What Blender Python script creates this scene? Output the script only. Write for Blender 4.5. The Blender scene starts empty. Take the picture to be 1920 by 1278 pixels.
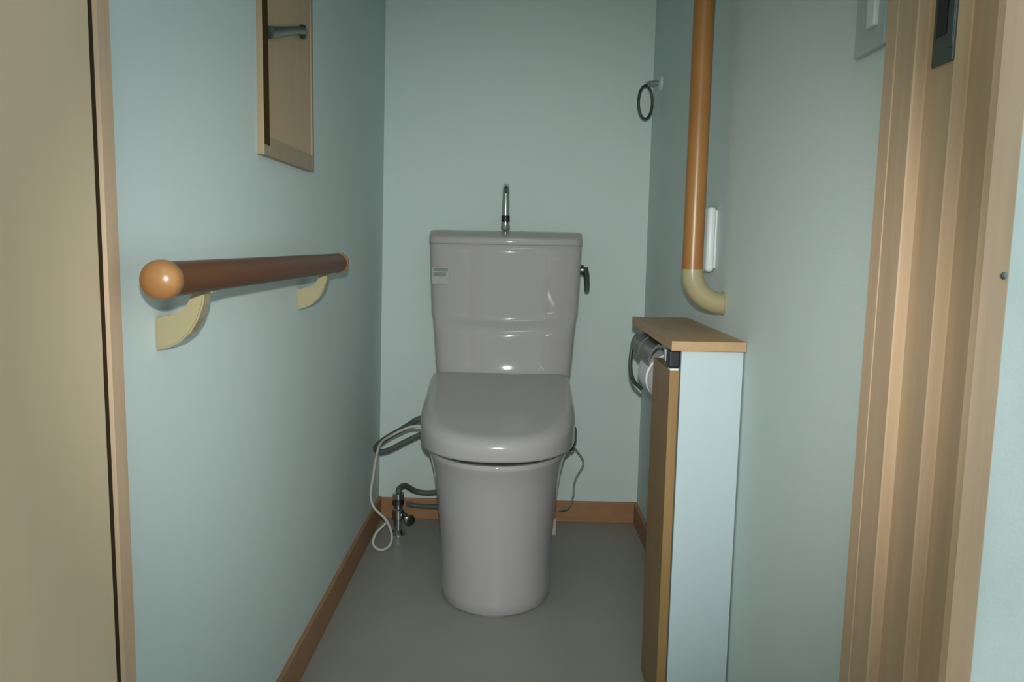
import bpy, bmesh, math, random
from mathutils import Vector, Matrix
random.seed(4)
S = bpy.context.scene
C = S.collection

# ------------------------------------------------------------------ camera
H = 0.86
cam_d = bpy.data.cameras.new('camera')
cam_d.sensor_width = 36.0
cam_d.lens = 36.0 * 1475.0 / 1920.0
cam_d.clip_start = 0.01
cam = bpy.data.objects.new('camera', cam_d)
rx = Vector((0.99980, 0.00673, 0.01880))       # right
dn = Vector((0.01948, -0.12047, -0.99253))     # down
fw = Vector((-0.00441, 0.99269, -0.12058))     # forward
M4 = Matrix.Identity(4)
for i in range(3):
    M4[i][0], M4[i][1], M4[i][2] = rx[i], -dn[i], -fw[i]
M4.translation = (0, 0, H)
cam.matrix_world = M4
C.objects.link(cam)
S.camera = cam

# ------------------------------------------------------------------ world, flash, exposure
W = bpy.data.worlds.new('world'); S.world = W; W.use_nodes = True
W.node_tree.nodes['Background'].inputs[0].default_value = (0.75, 0.85, 0.9, 1)
W.node_tree.nodes['Background'].inputs[1].default_value = 1.55

fl = bpy.data.lights.new('camera_flash', 'SPOT')       # the flash of the camera, just above the lens
fl.energy = 75; fl.spot_size = math.radians(66.5); fl.spot_blend = 1.0
fl.shadow_soft_size = 0.009; fl.color = (1.0, 0.98, 0.95)
flo = bpy.data.objects.new('camera_flash', fl)
fm = M4 @ Matrix.Rotation(math.radians(-3.0), 4, 'X'); fm.translation = (0.0, 0.0, H + 0.065)
flo.matrix_world = fm
C.objects.link(flo)

hl = bpy.data.lights.new('hall_fill_light', 'AREA')  # added dim fill behind the camera, no such lamp is seen
hl.shape = 'DISK'; hl.size = 0.5; hl.energy = 3.0; hl.color = (0.9, 0.97, 1.0)
hlo = bpy.data.objects.new('hall_fill_light', hl); hlo.location = (0.15, -0.45, 2.28); C.objects.link(hlo)

S.view_settings.view_transform = 'Standard'; S.view_settings.look = 'None'
S.view_settings.gamma = 1; S.view_settings.exposure = 0.0; S.view_settings.use_curve_mapping = False

# ------------------------------------------------------------------ materials
def srgb(r, g, b):
    f = lambda c: (c/255/12.92) if c/255 <= 0.04045 else ((c/255+0.055)/1.055)**2.4
    return (f(r), f(g), f(b), 1)
def mat(name, col, rough=0.5, spec=0.5, metal=0.0, noise=None, bump=0.0, bscale=200, coat=0.0, stretch=(1, 1, 1), col2=None):
    m = bpy.data.materials.new(name); m.use_nodes = True
    nt = m.node_tree; b = nt.nodes['Principled BSDF']
    b.inputs['Base Color'].default_value = col; b.inputs['Roughness'].default_value = rough
    b.inputs['Specular IOR Level'].default_value = spec; b.inputs['Metallic'].default_value = metal
    b.inputs['Coat Weight'].default_value = coat; b.inputs['Coat Roughness'].default_value = 0.05
    tc = nt.nodes.new('ShaderNodeTexCoord'); mp = nt.nodes.new('ShaderNodeMapping')
    mp.inputs['Scale'].default_value = stretch
    nt.links.new(tc.outputs['Object'], mp.inputs['Vector'])
    if noise:
        n = nt.nodes.new('ShaderNodeTexNoise'); n.inputs['Scale'].default_value = noise; n.inputs['Detail'].default_value = 5
        nt.links.new(mp.outputs[0], n.inputs['Vector'])
        r = nt.nodes.new('ShaderNodeValToRGB')
        c2 = col2 or tuple(c*0.9 for c in col[:3]) + (1,)
        r.color_ramp.elements[0].position = 0.3; r.color_ramp.elements[1].position = 0.7
        r.color_ramp.elements[0].color = c2; r.color_ramp.elements[1].color = col
        nt.links.new(n.outputs['Fac'], r.inputs[0]); nt.links.new(r.outputs[0], b.inputs['Base Color'])
    if bump:
        n2 = nt.nodes.new('ShaderNodeTexNoise'); n2.inputs['Scale'].default_value = bscale; n2.inputs['Detail'].default_value = 3
        bp = nt.nodes.new('ShaderNodeBump'); bp.inputs['Strength'].default_value = bump; bp.inputs['Distance'].default_value = 0.002
        nt.links.new(tc.outputs['Object'], n2.inputs['Vector']); nt.links.new(n2.outputs['Fac'], bp.inputs['Height'])
        nt.links.new(bp.outputs[0], b.inputs['Normal'])
    return m
def lin(r, g, b): return (r, g, b, 1)
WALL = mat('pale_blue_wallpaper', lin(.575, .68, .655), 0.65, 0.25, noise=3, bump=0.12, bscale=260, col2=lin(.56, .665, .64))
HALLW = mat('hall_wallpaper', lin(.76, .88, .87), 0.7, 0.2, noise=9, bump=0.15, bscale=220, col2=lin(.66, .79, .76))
CEIL = mat('ceiling_paper', lin(.72, .74, .72), 0.8, 0.2, bump=0.1)
FLOOR = mat('grey_vinyl', lin(.30, .305, .265), 0.42, 0.35, noise=6, bump=0.04, bscale=150, col2=lin(.28, .285, .25))
WOODV = mat('door_wood', lin(.62, .505, .33), 0.42, 0.3, noise=5, stretch=(6, 6, .5), col2=lin(.595, .485, .315))
FRAMEV = mat('frame_wood', lin(.57, .42, .275), 0.42, 0.3, noise=9, stretch=(10, 10, .6), col2=lin(.50, .36, .23))
FRAMED = mat('door_gap_shade', lin(.035, .022, .008), 0.7, 0.2)  # dark tone stands for the shade in the hinge gap
GROOVE = mat('groove_wood', lin(.22, .13, .07), 0.6, 0.2)
BASEB = mat('baseboard_wood', lin(.36, .20, .10), 0.45, 0.35, noise=8, stretch=(3, 3, 10), col2=lin(.30, .165, .08))
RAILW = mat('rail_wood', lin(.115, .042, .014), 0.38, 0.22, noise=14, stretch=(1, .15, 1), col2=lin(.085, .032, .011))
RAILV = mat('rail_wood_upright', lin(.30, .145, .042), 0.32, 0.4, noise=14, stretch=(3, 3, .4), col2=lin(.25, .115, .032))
CAPW = mat('rail_cap_wood', lin(.29, .145, .052), 0.3, 0.45, noise=20, col2=lin(.24, .115, .038))
CREAM = mat('cream_bracket', lin(.31, .275, .155), 0.22, 0.5)
CERAM = mat('pale_pink_ceramic', lin(.39, .378, .375), 0.06, 0.5, noise=2, col2=lin(.395, .383, .38))
CERAM.node_tree.nodes['Principled BSDF'].inputs['IOR'].default_value = 1.45
PLAST = mat('pale_pink_plastic', lin(.395, .387, .38), 0.16, 0.45)
GAP = mat('seat_gap_shade', lin(.035, .034, .033), 0.7, 0.1)  # shade between bowl and lid, put into the seat colour
CHROME = mat('chrome', lin(.62, .66, .64), 0.12, 0.5, metal=1.0)
DCHROME = mat('dull_metal', lin(.17, .19, .18), 0.32, 0.5, metal=1.0)
BLACK = mat('black_plastic', lin(.012, .015, .018), 0.4, 0.4)
HOSE = mat('grey_hose', lin(.085, .11, .098), 0.5, 0.3)
CORD = mat('white_cord', lin(.50, .50, .45), 0.5, 0.4)
TUBEC = mat('clear_grey_tube', lin(.22, .27, .25), 0.35, 0.4)
WHITEP = mat('white_plastic', lin(.60, .66, .645), 0.4, 0.35)
SWITCHP = mat('grey_switch_plate', lin(.38, .45, .44), 0.35, 0.4)
CABW = mat('cabinet_white', lin(.43, .53, .555), 0.45, 0.3, noise=2, col2=lin(.42, .52, .545))
CABD = mat('cabinet_door_wood', lin(.27, .172, .07), 0.42, 0.35, noise=9, stretch=(8, 8, .5), col2=lin(.225, .14, .055))
TOPW = mat('counter_wood', lin(.43, .29, .155), 0.45, 0.35, noise=8, stretch=(6, .6, 6), col2=lin(.38, .25, .13))
NICHEF = mat('niche_frame_wood', lin(.33, .265, .165), 0.45, 0.35, noise=8, stretch=(6, 6, .5), col2=lin(.29, .23, .14))
NICHEP = mat('niche_panel_wood', lin(.47, .33, .185), 0.4, 0.4, noise=7, stretch=(5, 5, .6), col2=lin(.42, .295, .165))
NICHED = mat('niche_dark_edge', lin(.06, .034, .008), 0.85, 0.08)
PAPER = mat('tissue', lin(.80, .80, .82), 0.9, 0.1, bump=0.2, bscale=120)
STICK = mat('sticker', lin(.36, .385, .375), 0.4, 0.4)
PRINT = mat('sticker_print', lin(.20, .23, .22), 0.5, 0.3)
COPPER = mat('copper_pipe', lin(.42, .26, .13), 0.35, 0.5, metal=0.8)
BEIGE = mat('beige_plastic', lin(.50, .46, .36), 0.5, 0.4)

# ------------------------------------------------------------------ helpers
def obj(name, bm, m, parent=None, smooth=False, ang=35):
    bmesh.ops.recalc_face_normals(bm, faces=bm.faces)
    me = bpy.data.meshes.new(name); bm.to_mesh(me); bm.free()
    for mm in (m if isinstance(m, (list, tuple)) else [m]): me.materials.append(mm)
    if smooth:
        me.polygons.foreach_set('use_smooth', [True]*len(me.polygons))
        try: me.set_sharp_from_angle(angle=math.radians(ang))
        except Exception: pass
    o = bpy.data.objects.new(name, me); C.objects.link(o)
    if parent:
        o.parent = parent; o.matrix_parent_inverse = parent_inv(parent)
    return o
def parent_inv(p):
    m = Matrix.Translation(p.location)
    if p.parent: pass
    return m.inverted()
def thing(name, label, cat, loc, group=None):
    o = bpy.data.objects.new(name, None); C.objects.link(o); o.location = loc
    o.empty_display_size = 0.05
    return tag(o, label, cat, group)
def tag(o, label, cat, group=None):
    o['label'] = label; o['category'] = cat
    if group: o['group'] = group
    return o
def struct(name, bm, m, label=None, smooth=False):
    o = obj(name, bm, m, smooth=smooth); o['kind'] = 'structure'
    if label: o['label'] = label
    return o
def box(bm, x0, x1, y0, y1, z0, z1, bev=0.0, seg=2, mi=0):
    b2 = bmesh.new()
    v = [b2.verts.new(p) for p in ((x0,y0,z0),(x1,y0,z0),(x1,y1,z0),(x0,y1,z0),(x0,y0,z1),(x1,y0,z1),(x1,y1,z1),(x0,y1,z1))]
    for f in ((0,3,2,1),(4,5,6,7),(0,1,5,4),(1,2,6,5),(2,3,7,6),(3,0,4,7)): b2.faces.new([v[i] for i in f])
    if bev: bmesh.ops.bevel(b2, geom=list(b2.edges), offset=bev, segments=seg, affect='EDGES', profile=0.5)
    merge(bm, b2, mi); return bm
def merge(bm, b2, mi=0):
    b2.verts.index_update()
    mp = [bm.verts.new(v.co) for v in b2.verts]
    for f in b2.faces:
        try: bm.faces.new([mp[v.index] for v in f.verts]).material_index = mi
        except ValueError: pass
    b2.free()
def bxo(*a, **k): return box(bmesh.new(), *a, **k)
def loft(bm, rings, cap0=True, cap1=True, closed=True):
    vr = [[bm.verts.new(p) for p in r] for r in rings]
    n = len(vr[0])
    for a, b in zip(vr, vr[1:]):
        for i in range(n if closed else n-1):
            j = (i+1) % n
            bm.faces.new((a[i], a[j], b[j], b[i]))
    if cap0: bm.faces.new(vr[0][::-1])
    if cap1: bm.faces.new(vr[-1])
    return bm
def tube(bm, pts, r, n=14, cap=True, flat=1.0):
    pts = [Vector(p) for p in pts]
    rs = r if isinstance(r, (list, tuple)) else [r]*len(pts)
    rings = []; t0 = (pts[1]-pts[0]).normalized()
    u = t0.orthogonal().normalized()
    for i, p in enumerate(pts):
        t = (pts[min(i+1, len(pts)-1)] - pts[max(i-1, 0)]).normalized()
        u = (u - t*u.dot(t)).normalized(); w = t.cross(u)
        rings.append([p + (u*math.cos(2*math.pi*k/n) + w*math.sin(2*math.pi*k/n)*flat)*rs[i] for k in range(n)])
    return loft(bm, rings, cap, cap)
def spline(pts, k=8):
    P = [Vector(p) for p in pts]; P = [2*P[0]-P[1]] + P + [2*P[-1]-P[-2]]
    out = []
    for i in range(1, len(P)-2):
        a, b, c, d = P[i-1], P[i], P[i+1], P[i+2]
        for s in range(k):
            t = s/k
            out.append(0.5*((2*b) + (c-a)*t + (2*a-5*b+4*c-d)*t*t + (3*b-a-3*c+d)*t**3))
    out.append(P[-2]); return out
def lathe(bm, prof, origin, axis=(0, 0, 1), n=24):
    """profile of (radius, height) turned about an axis"""
    a = Vector(axis).normalized(); u = a.orthogonal().normalized(); w = a.cross(u); o = Vector(origin)
    return loft(bm, [[o + a*h + (u*math.cos(2*math.pi*k/n) + w*math.sin(2*math.pi*k/n))*max(r, 1e-4) for k in range(n)] for r, h in prof])
def prism_y(bm, poly, y0, y1, bev=0.0):
    """outline in (x, z) pushed along y"""
    b2 = bmesh.new()
    loft(b2, [[(x, y0, z) for x, z in poly], [(x, y1, z) for x, z in poly]])
    if bev:
        es = [e for e in b2.edges if abs(e.verts[0].co.y - e.verts[1].co.y) < 1e-6]
        bmesh.ops.bevel(b2, geom=es, offset=bev, segments=2, affect='EDGES')
    merge(bm, b2); return bm

# ------------------------------------------------------------------ room shell
ZC = 2.40                      # ceiling height
DB = 2.40                      # back wall
XR = 0.392                     # right wall
def xl(z): return -0.421 + 0.0145*z     # left wall, a touch out of plumb
YD = 0.715                     # plane of the hall-side wall face
struct('floor', bxo(-0.60, 0.60, 0.70, DB+0.1, -0.05, 0.0), FLOOR, 'grey vinyl floor of the toilet room')
struct('floor_hall', bxo(-1.3, 1.3, -1.25, 0.699, -0.05, 0.0), BASEB, 'wooden hall floor')
struct('wall_back', bxo(-0.55, 0.55, DB, DB+0.1, 0, ZC), WALL, 'pale blue-green back wall')
b = bmesh.new(); loft(b, [[(xl(0)-.1, .786, 0), (xl(0), .786, 0), (xl(0), DB, 0), (xl(0)-.1, DB, 0)], [(xl(ZC)-.1, .786, ZC), (xl(ZC), .786, ZC), (xl(ZC), DB, ZC), (xl(ZC)-.1, DB, ZC)]])
struct('wall_left', b, WALL, 'pale blue-green left wall')
struct('wall_right', bxo(XR, XR+.1, .86, DB, 0, ZC), WALL, 'pale blue-green right wall')
struct('ceiling', bxo(-0.6, 0.6, 0.72, DB+.1, ZC, ZC+.05), CEIL, 'pale papered ceiling')
struct('ceiling_hall', bxo(-1.3, 1.3, -1.25, 0.719, ZC, ZC+.05), CEIL)
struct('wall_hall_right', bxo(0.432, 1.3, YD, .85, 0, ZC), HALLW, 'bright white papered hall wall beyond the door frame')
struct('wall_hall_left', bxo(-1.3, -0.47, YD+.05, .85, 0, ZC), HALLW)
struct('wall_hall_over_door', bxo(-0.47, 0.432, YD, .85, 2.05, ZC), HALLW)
struct('wall_hall_blocker', bxo(-1.3, 1.3, -1.25, -1.20, 0, ZC), HALLW, 'unseen wall added across the hall to block sky reflections')  # unseen, added to keep the sky from reflecting in the tank

# baseboards
BH = 0.066
struct('baseboard_back', bxo(-0.420, XR, DB-.010, DB, 0, BH, bev=.0015), BASEB, 'brown wooden baseboard along the back wall')
b = bmesh.new(); box(b, -0.421, -0.411, .80, DB-.010, 0, BH+.006, bev=.0015); struct('baseboard_left', b, BASEB, 'brown wooden baseboard along the left wall')
struct('baseboard_right', bxo(XR-.010, XR, .87, DB-.010, 0, BH, bev=.0015), BASEB, 'brown wooden baseboard along the right wall')

# door frame, right side: stepped rebates
prof = [(.380, .8545), (.380, .832), (.3808, .831), (.3808, .828), (.380, .827), (.380, .7905), (.3815, .7895), (.3905, .7895), (.3919, .788), (.3919, .7400),
        (.3930, .7390), (.4040, .7390), (.4052, .7378), (.4052, .7010), (.4090, .6965), (.4320, .6965), (.4343, .699), (.4343, .8545)]
b = bmesh.new(); loft(b, [[(x, y, 0) for x, y in prof], [(x, y, 2.03) for x, y in prof]])
t2 = struct('trim_2', b, FRAMEV, 'stepped tan wooden door frame on the right')
# metal strike plate in the rebate
b = bmesh.new(); box(b, .3893, .3922, .7395, .7760, 1.034, 1.170, bev=.0008)
box(b, .3880, .3894, .7390, .7490, 1.046, 1.160, bev=.0005)
sp = obj('strike_plate', b, DCHROME, t2); sp['label'] = 'dark metal latch strike plate'
b = bmesh.new(); box(b, .3888, .3896, .7520, .7700, 1.060, 1.115); obj('latch_hole', b, BLACK, sp)
b = bmesh.new(); lathe(b, [(.0033, 0), (.0030, .0012), (.0012, .0018)], (.4285, .6965, .8415), (0, -1, 0), 14)
s_ = obj('screw', b, DCHROME, t2); s_['label'] = 'small dark screw head'
# door frame, left side: jamb, strip coloured as gap shade, and the head
b = bmesh.new(); prof = [(-.470, .758), (-.399, .758), (-.3955, .761), (-.3955, .784), (-.400, .7865), (-.470, .7865)]
loft(b, [[(x, y, 0) for x, y in prof], [(x, y, 2.03) for x, y in prof]])
t1 = struct('trim_1', b, FRAMEV, 'tan wooden door jamb on the left')
g = obj('gap_shade', bxo(-.430, -.3985, .7465, .758, 0, 2.03), FRAMED, t1); g['label'] = 'dark brown strip coloured as shade in the door gap'
struct('trim_3', bxo(-.470, .4343, .6965, .8545, 2.03, 2.06), FRAMEV, 'wooden door frame head')

# door leaf, standing open towards the hall
d = struct('door_1', bxo(-.430, -.395, .012, .7455, .012, 2.02, bev=.002), WOODV, 'pale tan wooden door standing open on the left')

# ------------------------------------------------------------------ toilet
TX = -0.039
def dshape(hw, yf, yc, yb, z, n=28, pw=2.0, bx=0.0, rb=0.02):
    """front half-ellipse, straight sides, flat back (closed outline)"""
    pts = []
    for k in range(n+1):
        a = math.pi*k/n
        c, s = math.cos(a), math.sin(a)
        x = hw*math.copysign(abs(c)**(2/pw), c); y = yc - (yc-yf)*abs(s)**(2/pw)
        pts.append((TX+x, y, z))
    hb = hw - bx
    m = 6
    for k in range(1, m): pts.append((TX-hw+(hw-hb)*k/m, yc+(yb-rb-yc)*k/m, z))
    for k in range(4): 
        a = math.pi/2*k/3; pts.append((TX-hb+rb*(1-math.cos(a)), yb-rb+rb*math.sin(a), z))
    for k in range(4):
        a = math.pi/2*(1-k/3); pts.append((TX+hb-rb*(1-math.cos(a)), yb-rb+rb*math.sin(a), z))
    for k in range(m-1, 0, -1): pts.append((TX+hw-(hw-hb)*k/m, yc+(yb-rb-yc)*k/m, z))
    return pts
toilet = thing('toilet', 'pale pink ceramic toilet with closed lid and hand-wash tank', 'toilet', (TX, 2.05, 0))
# pedestal / bowl
b = bmesh.new()
rows = [(.131, 1.744, 1.905, 0.0), (.1365, 1.739, 1.905, .006), (.1375, 1.740, 1.905, .03), (.1365, 1.744, 1.905, .08), (.1385, 1.744, 1.905, .14), (.1440, 1.739, 1.905, .20),
        (.1505, 1.730, 1.910, .26), (.1575, 1.719, 1.915, .31), (.1660, 1.705, 1.925, .345), (.1715, 1.695, 1.93, .360), (.1725, 1.693, 1.93, .367), (.1705, 1.696, 1.93, .3725), (.160, 1.71, 1.93, .374)]
loft(b, [dshape(hw, yf, yc, 2.33, z, pw=2.15) for hw, yf, yc, z in rows])
obj('bowl', b, CERAM, toilet, True, 50)
# seat, coloured dark for the shade in the gap under the lid
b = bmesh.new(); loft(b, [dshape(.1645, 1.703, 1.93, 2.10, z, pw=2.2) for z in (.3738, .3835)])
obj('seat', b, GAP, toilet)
# lid: sloping top, rounded edge
def lidtop(y): 
    t = (y-1.70)/.40
    return .438 + .075*max(0, min(1, t))**1.05
def lidring(off, dz, zabs=None, yb=2.127):
    o = dshape(.190-off, 1.682+off, 1.93, yb-off*.2, 0, pw=2.35, bx=off*-.35, rb=.008)
    out = []
    for x, y, _ in o:
        out.append((x, y, zabs if zabs is not None else lidtop(y)-dz))
    return out
b = bmesh.new()
rings = [lidring(.006, 0, .3835), lidring(.0015, 0, .3855), lidring(0, 0, .390)]
rings.append(lidring(.000, .030))
R_ = .028
for k in range(1, 8):
    a = math.pi/2*k/7
    rings.append(lidring(R_*(1-math.cos(a)), R_*(1-math.sin(a))))
for o_ in (.045, .075, .11, .15): rings.append(lidring(o_, 0))
loft(b, rings)
obj('lid', b, PLAST, toilet, True, 60)
# tank
def tplan(hw, yf, z, bulge=.020, yb=2.388, pw=7.0, n=72, sag=0.0):
    pts = []
    ym = (yf+yb)/2; hd = (yb-yf)/2
    for k in range(n):
        a = 2*math.pi*k/n
        c, s = math.cos(a), math.sin(a)
        x = hw*math.copysign(abs(c)**(2/pw), c); y = hd*math.copysign(abs(s)**(2/pw), s)
        if y < 0: y += bulge*(x/hw)**2 * (-y/hd)
        pts.append((TX+.007+x, ym+y, z + sag*((x/hw)**2 - 0.3)))
    return pts
b = bmesh.new()
rows = [(.178, 2.130, .375), (.183, 2.120, .45), (.1870, 2.114, .485), (.1895, 2.1210, .500), (.1915, 2.1255, .518), (.1935, 2.1285, .535), (.1955, 2.1312, .56), (.1985, 2.1335, .60), (.2005, 2.1342, .618), (.2012, 2.1355, .626),
        (.2020, 2.1385, .634), (.2035, 2.1425, .6425), (.2055, 2.1468, .650), (.2070, 2.1500, .6560), (.2078, 2.1520, .6610), (.2082, 2.1526, .6650), (.2085, 2.1530, .68), (.2110, 2.1505, .76), (.2130, 2.1475, .84), (.2135, 2.1468, .8602), (.2125, 2.1480, .8612)]
def sag_at(z):
    return .020*max(0, min(1, (z-.555)/.06))*max(0, min(1, (.765-z)/.08))
loft(b, [tplan(hw, yf, z, sag=sag_at(z)) for hw, yf, z in rows])
tank = obj('tank', b, CERAM, toilet, True, 60)
b = bmesh.new()
rings = [tplan(.2130, 2.1485, .8613), tplan(.2143, 2.1475, .8622), tplan(.2150, 2.1465, .866), tplan(.2150, 2.1470, .8765), tplan(.2150, 2.1490, .8800), tplan(.2148, 2.1540, .8832), tplan(.2145, 2.168, .8890, .018, 2.388, 8),
         tplan(.2135, 2.190, .8955, .014, 2.387, 9), tplan(.209, 2.208, .8990, .010, 2.383, 9), tplan(.200, 2.222, .9000, .008, 2.378), tplan(.180, 2.236, .8980, .006, 2.370), tplan(.174, 2.242, .893, .005, 2.366), tplan(.155, 2.258, .872, .003, 2.350), tplan(.10, 2.28, .866, .001, 2.33)]
loft(b, rings)
obj('tank_lid', b, CERAM, toilet, True, 60)
# hand-wash spout
sx = TX+.005
SY = 2.205
b = bmesh.new(); lathe(b, [(.0, 0), (.0165, 0), (.0170, .003), (.0160, .007), (.0135, .010), (.0115, .012)], (sx, SY, .8905))
lathe(b, [(.0110, 0), (.0125, .003), (.0125, .022), (.0110, .024)], (sx, SY, .9005))
sp_ = obj('spout', b, CHROME, toilet, True)
b = bmesh.new()
path = [(sx, SY, .940), (sx, SY, .96), (sx, SY, .985)] + [(sx, SY+.030-.030*math.cos(a), .992+.030*math.sin(a)) for a in [math.pi*k/10 for k in range(0, 11)]] + [(sx, SY+.061, .978), (sx, SY+.0615, .960)]
tube(b, path, [.0112, .0110, .0106] + [.0102]*11 + [.0100, .0102], 18)
obj('spout_neck', b, CHROME, sp_, True)
b = bmesh.new(); lathe(b, [(.0112, 0), (.0118, .002), (.0118, .018), (.0112, .020)], (sx, SY, .9225)); o = obj('spout_collar', b, BLACK, sp_, True); o['label'] = 'black collar'
# flush lever on the right side
lv = bmesh.new(); lathe(lv, [(.013, 0), (.014, .003), (.014, .012), (.010, .015)], (TX+.213, 2.215, .795), (1, 0, 0))
lvo = obj('flush_lever', lv, DCHROME, toilet, True)
b = bmesh.new(); tube(b, [(TX+.230, 2.215, .800), (TX+.234, 2.205, .780), (TX+.235, 2.190, .752), (TX+.234, 2.183, .737)], [.0090, .0085, .0075, .0065], 12)
obj('lever_arm', b, DCHROME, lvo, True)
# stickers on the tank
def tfront(x, yf=2.1485, hw=.212): 
    u = (x-TX-.007)/hw; return yf + .020*u*u
def patch(name, x0, x1, z0, z1, m, parent, off=.0012, n=6):
    b = bmesh.new(); f = []; 
    loft(b, [[(x0+(x1-x0)*k/n, tfront(x0+(x1-x0)*k/n)-o_, z0) for k in range(n+1)] + [(x0+(x1-x0)*k/n, tfront(x0+(x1-x0)*k/n)-o_, z1) for k in range(n, -1, -1)] for o_ in (-.003, off)])
    return obj(name, b, m, parent)
st = patch('sticker', -.232, -.186, .752, .797, STICK, tank, .0006); st['label'] = 'small grey printed sticker'
patch('print_line', -.229, -.189, .786, .795, PRINT, st, .0010)
patch('print_line', -.229, -.194, .772, .783, PRINT, st, .0010)
st2 = patch('sticker', .098, .118, .822, .829, STICK, tank, .0006); st2['label'] = 'tiny grey printed mark'
# inlet and floor fixing
b = bmesh.new(); lathe(b, [(.010, 0), (.013, .003), (.013, .040), (.009, .046)], (.158, 2.09, .330)); lathe(b, [(.008, 0), (.008, .022)], (.158, 2.09, .310))
o = obj('water_inlet', b, HOSE, toilet, True); o['label'] = 'dark grey hose connector'
b = bmesh.new(); box(b, .118, .132, 2.27, 2.285, 0.0, .05, bev=.003); o = obj('anchor_cover', b, BEIGE, toilet); o['label'] = 'small beige plastic fixing'

# ------------------------------------------------------------------ plumbing and cords beside the toilet
t = thing('stop_valve', 'chrome water stop valve on the floor left of the toilet', 'valve', (-.339, 2.262, 0))
b = bmesh.new(); lathe(b, [(.026, 0), (.026, .003), (.016, .009), (.0125, .012), (.0125, .045), (.018, .048), (.018, .075), (.0135, .079), (.0135, .108), (.0165, .110), (.0165, .124), (.008, .126)], (-.339, 2.262, 0))
obj('valve_body', b, CHROME, t, True)
b = bmesh.new(); tube(b, [(-.325, 2.262, .060), (-.306, 2.255, .052)], .0075, 12); lathe(b, [(.013, 0), (.016, .003), (.016, .012), (.011, .015)], (-.308, 2.254, .047), (.5, -.8, 0))
o = obj('valve_handle', b, DCHROME, t, True)
b = bmesh.new(); lathe(b, [(.0137, 0), (.0175, .002), (.0175, .014), (.0137, .016)], (-.339, 2.262, .090)); obj('union_nut', b, DCHROME, t, True)

b = bmesh.new(); tube(b, spline([(-.339, 2.262, .122), (-.337, 2.268, .136), (-.325, 2.31, .132), (-.300, 2.345, .105), (-.265, 2.350, .098), (-.215, 2.345, .105), (-.175, 2.33, .12)]), .0085, 12)
tag(obj('supply_hose', b, HOSE, None, True), 'dark flexible water hose from the stop valve to behind the toilet', 'hose')
b = bmesh.new(); tube(b, spline([(-.330, 2.37, .055), (-.300, 2.375, .048), (-.250, 2.375, .046), (-.190, 2.372, .047)]), .0075, 12)
tag(obj('drain_pipe', b, HOSE, None, True), 'low dark pipe lying against the back baseboard', 'pipe')

b = bmesh.new()
tube(b, spline([(-.241, 2.018, .406), (-.256, 2.025, .400), (-.300, 2.07, .364), (-.345, 2.12, .330), (-.378, 2.155, .300), (-.392, 2.185, .278), (-.384, 2.20, .265), (-.355, 2.20, .272), (-.310, 2.20, .296), (-.262, 2.20, .320), (-.238, 2.20, .328)]), .0078, 12)
tag(obj('bidet_hose', b, HOSE, None, True), 'dark grey hose bent back on itself beside the left of the toilet lid', 'hose')
b = bmesh.new()
tube(b, spline([(-.232, 1.99, .392), (-.272, 2.01, .384), (-.325, 2.045, .352), (-.362, 2.09, .318), (-.378, 2.11, .270), (-.388, 2.12, .215), (-.3945, 2.12, .165), (-.386, 2.12, .128), (-.352, 2.12, .092), (-.337, 2.12, .055), (-.339, 2.12, .024), (-.357, 2.12, .0065), (-.377, 2.12, .0075), (-.3895, 2.125, .022), (-.384, 2.135, .045), (-.365, 2.14, .066), (-.350, 2.145, .082)]), .0036, 10)
tag(obj('power_cord', b, CORD, None, True), 'thin white cord hanging in a loop to the floor left of the toilet', 'cord')
b = bmesh.new()
tube(b, spline([(.160, 2.105, .303), (.168, 2.22, .288), (.185, 2.25, .268), (.2045, 2.25, .240), (.2035, 2.25, .218), (.188, 2.25, .190), (.180, 2.25, .160), (.179, 2.25, .128), (.165, 2.26, .09), (.14, 2.28, .075)]), .0028, 8)
tag(obj('thin_tube', b, TUBEC, None, True), 'thin grey tube curving down the back wall right of the toilet', 'tube')

# ------------------------------------------------------------------ left handrail
RX, RZ = -.346, .820
t = thing('handrail', 'horizontal brown wooden handrail on cream brackets on the left wall', 'handrail', (RX, 1.14, RZ))
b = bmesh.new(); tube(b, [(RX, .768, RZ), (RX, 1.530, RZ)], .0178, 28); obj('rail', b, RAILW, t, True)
for y0, sg in ((.770, -1), (1.528, 1)):
    b = bmesh.new(); lathe(b, [(.0182, -.004), (.0198, -.002), (.0200, .004)] + [(.0200*math.cos(a), .006+.014*math.sin(a)) for a in [math.pi/2*k/8 for k in range(0, 9)]], (RX, y0, RZ), (0, sg, 0), 28)
    obj('end_cap', b, CAPW, t, True, 60)
for y0 in (.898, 1.478):
    wx = xl(.76)
    # crescent arm in the x-z plane
    outer = [(wx, .733), (wx+.014, .7365), (wx+.028, .744), (wx+.040, .755), (wx+.049, .770), (wx+.055, .787), (wx+.058, .806)]
    inner = [(wx+.046, .806), (wx+.043, .794), (wx+.038, .784), (wx+.030, .777), (wx+.021, .773), (wx+.010, .771), (wx, .771)]
    b = bmesh.new(); prism_y(b, outer+inner, y0-.011, y0+.011, bev=.002)
    br = obj('bracket', b, CREAM, t)
    b = bmesh.new(); box(b, RX-.014, RX+.003, y0-.0125, y0+.0125, .8005, .8032, bev=.0008); obj('saddle', b, CREAM, br)

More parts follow.
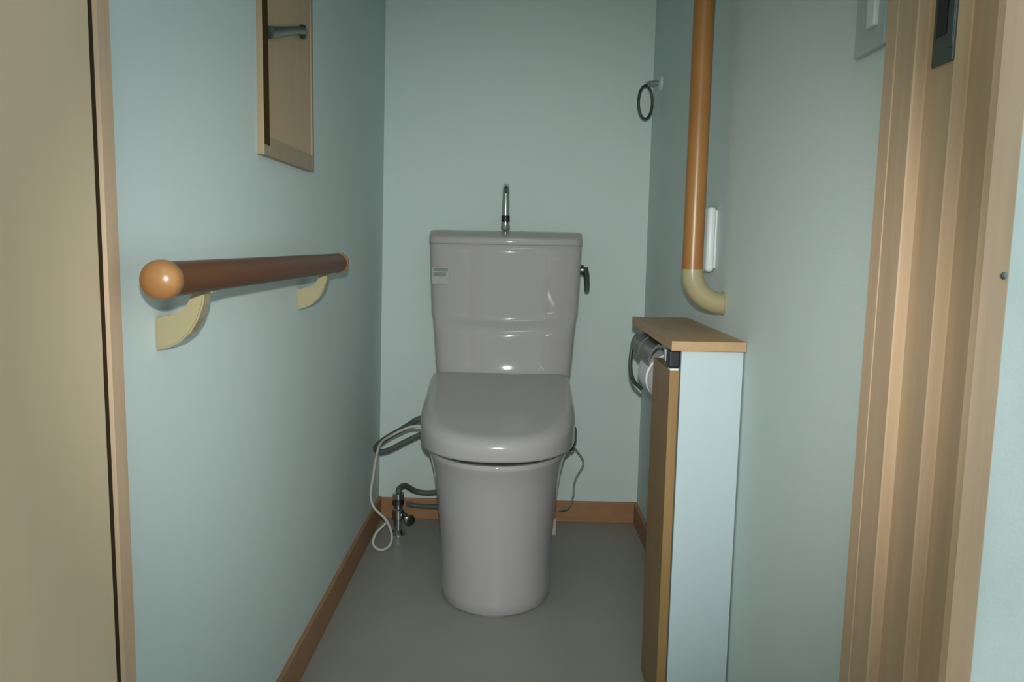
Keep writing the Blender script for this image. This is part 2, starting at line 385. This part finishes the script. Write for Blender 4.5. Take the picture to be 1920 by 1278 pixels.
# ------------------------------------------------------------------ right upright handrail
VX, VY = .330, 1.488
t = thing('handrail', 'upright golden brown wooden handrail with cream elbow on the right wall', 'handrail', (VX, VY, 1.2))
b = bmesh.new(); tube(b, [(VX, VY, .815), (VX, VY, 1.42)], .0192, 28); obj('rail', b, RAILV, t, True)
for zc, sg in ((.818, -1), (1.417, 1)):
    b = bmesh.new(); r0 = .060; pts = [(VX, VY, zc - sg*.004), (VX, VY, zc)]
    pts += [(VX+r0*(1-math.cos(a)), VY, zc + sg*r0*math.sin(a)) for a in [math.pi/2*k/10 for k in range(1, 11)]] + [(XR+.001, VY, zc+sg*r0)]
    tube(b, pts, .0205, 24); el = obj('elbow', b, CREAM, t, True)
    b = bmesh.new(); lathe(b, [(.0205, 0), (.0225, .002), (.0225, .004)], (XR-.004, VY, zc+sg*r0), (1, 0, 0)); obj('wall_flange', b, CREAM, el, True)

# ------------------------------------------------------------------ framed wooden box on the left wall
ny0, ny1, nz0, nz1 = 1.243, 1.545, .993, 1.55
NXF = -.3945                    # face of the frame
t = thing('wall_cabinet', 'shallow framed wooden cabinet with lever handle on the left wall', 'cabinet', (-.403, (ny0+ny1)/2, nz0))
wxa = -.4080
def fr(name, y0, y1, z0, z1, m=NICHEF, x1=NXF):
    b = bmesh.new(); box(b, wxa, x1, y0, y1, z0, z1, bev=.001); return obj(name, b, m, t)
fs = fr('frame_stile', ny0, ny0+.026, nz0, nz1)
e_ = obj('dark_edge', bxo(NXF-.0005, NXF+.0008, ny0+.0005, ny0+.0255, nz0+.016, nz1), NICHED, fs); e_['label'] = 'dark brown edge strip with grazing shade in its colour'  # dark wood plus the grazing shade of this face, put into the colour
fr('frame_stile', ny1-.013, ny1, nz0, nz1)
fr('frame_rail', ny0+.026, ny1-.013, nz0, nz0+.030)
fr('frame_rail', ny0+.026, ny1-.013, nz1-.03, nz1)
pn = fr('door_panel', ny0+.026, ny1-.013, nz0+.030, nz1-.03, NICHEP, NXF-.003)
b = bmesh.new(); lathe(b, [(.011, 0), (.0125, .002), (.0125, .008), (.010, .011)], (NXF-.0035, 1.470, 1.234), (1, 0, 0))
hd = obj('lever_handle', b, DCHROME, t, True)
b = bmesh.new(); tube(b, [(NXF+.003, 1.462, 1.233), (NXF+.003, 1.42, 1.224), (NXF+.0025, 1.36, 1.207), (NXF+.0025, 1.30, 1.190), (NXF+.002, 1.268, 1.181)], [.0065, .0066, .0072, .0088, .0095], 12)
obj('lever_arm', b, DCHROME, hd, True)

# ------------------------------------------------------------------ counter, slim cabinet, paper holder (right wall)
CY0 = 1.322
b = bmesh.new(); box(b, .2645, XR-.0005, CY0, 1.785, .6875, .7045, bev=.0012)
tag(obj('counter_top', b, TOPW), 'narrow wooden counter board above the white slim cabinet', 'counter')
t = thing('slim_cabinet', 'slim white-sided cabinet with brown door under the wooden counter', 'cabinet', (.335, CY0+.09, 0))
obj('side_panel', bxo(.2835, XR-.003, CY0+.008, CY0+.026, 0, .6870, bev=.0008), CABW, t)
obj('side_panel', bxo(.2835, XR-.003, CY0+.152, CY0+.168, 0, .6870, bev=.0008), CABW, t)
obj('back_panel', bxo(XR-.010, XR-.003, CY0+.0265, CY0+.1515, 0, .6870), CABW, t)
dr = obj('door', bxo(.2650, .2815, CY0+.010, CY0+.172, .020, .6520, bev=.0012), CABD, t)
b = bmesh.new(); box(b, .2630, .2830, CY0+.012, CY0+.040, .6560, .6865, bev=.004, seg=3); o = obj('hinge', b, BLACK, t); o['label'] = 'black hinge block'
b = bmesh.new(); box(b, .2655, .2800, CY0+.011, CY0+.030, .6522, .6558); obj('hinge_washer', b, WHITEP, o)

t = thing('paper_holder', 'metal toilet paper holder under the far end of the counter', 'paper holder', (.33, 1.66, .6))
b = bmesh.new(); box(b, .285, XR-.001, 1.520, 1.772, .6800, .6870, bev=.001); obj('mount_plate', b, DCHROME, t)
# sprung cover flap, two plates
for y0, y1 in ((1.525, 1.640), (1.652, 1.768)):
    b = bmesh.new()
    arc = [(.300 - .040*math.sin(a), .640 + .040*math.cos(a)) for a in [math.radians(k*12) for k in range(0, 9)]]
    arc2 = [(x+.003*(1 if x < .3 else 0), z-.003) for x, z in arc[::-1]]
    prism_y(b, arc+arc2, y0, y1); obj('cover_flap', b, DCHROME, t, True)
for y in (1.770,):
    b = bmesh.new(); tube(b, spline([(.330, y, .682), (.275, y, .655), (.262, y, .610), (.268, y, .565), (.290, y, .540)], 5), .0045, 8); obj('side_arm', b, DCHROME, t, True)
for k, (y0, y1) in enumerate(((1.5295, 1.638), (1.654, 1.763))):
    b = bmesh.new(); rings = []
    n = 40
    for rr, yy in ((.019, y0), (.0505, y0), (.0525, y0+.002), (.0525, y1-.002), (.0505, y1), (.019, y1), (.019, y0)):
        rings.append([(.331+rr*math.cos(2*math.pi*i/n), yy, .585+rr*math.sin(2*math.pi*i/n)) for i in range(n)])
    loft(b, rings, False, False)
    tag(obj('toilet_roll', b, PAPER, None, True), ['white toilet roll in the holder, next to the cabinet door', 'white toilet roll in the holder, nearest the back wall'][k], 'toilet roll', 'rolls in the paper holder')

# ------------------------------------------------------------------ small fittings on the right wall
t = thing('wall_controller', 'white rounded plastic plate on the right wall behind the upright handrail', 'wall plate', (XR, 1.62, .87))
b = bmesh.new(); box(b, XR-.021, XR-.004, 1.556, 1.700, .815, .942, bev=.0075, seg=4); obj('body', b, WHITEP, t, True)
b = bmesh.new(); box(b, XR-.0055, XR, 1.562, 1.694, .822, .936, bev=.002); obj('holder', b, WHITEP, t)

t = thing('towel_ring', 'small chrome towel ring on the right wall near the back corner', 'towel ring', (XR, 2.26, 1.31))
b = bmesh.new(); lathe(b, [(.0, 0), (.021, 0), (.021, .004), (.017, .007), (.008, .009)], (XR+.0005, 2.26, 1.315), (-1, 0, 0)); obj('rosette', b, WHITEP, t, True)
b = bmesh.new(); tube(b, [(XR-.006, 2.26, 1.315), (XR-.032, 2.26, 1.314), (XR-.042, 2.258, 1.309)], [.0075, .0075, .009], 14); obj('post', b, CHROME, t, True)
b = bmesh.new(); cyc = []
rx0, rz0 = XR-.043, 1.262
for k in range(33):
    a = 2*math.pi*k/32
    cyc.append((rx0 + .021*math.sin(a), 2.258 + .012*math.sin(a), rz0 + .045*math.cos(a)))
tube(b, cyc, .0042, 10, cap=False); obj('ring', b, DCHROME, t, True)

t = thing('light_switch', 'grey switch plate with white rocker beside the right door frame', 'light switch', (XR, .915, 1.14))
b = bmesh.new(); box(b, XR-.008, XR, .868, .946, 1.080, 1.200, bev=.003); obj('plate', b, SWITCHP, t)
b = bmesh.new(); box(b, XR-.013, XR-.006, .886, .906, 1.103, 1.177, bev=.002); obj('rocker', b, WHITEP, t)
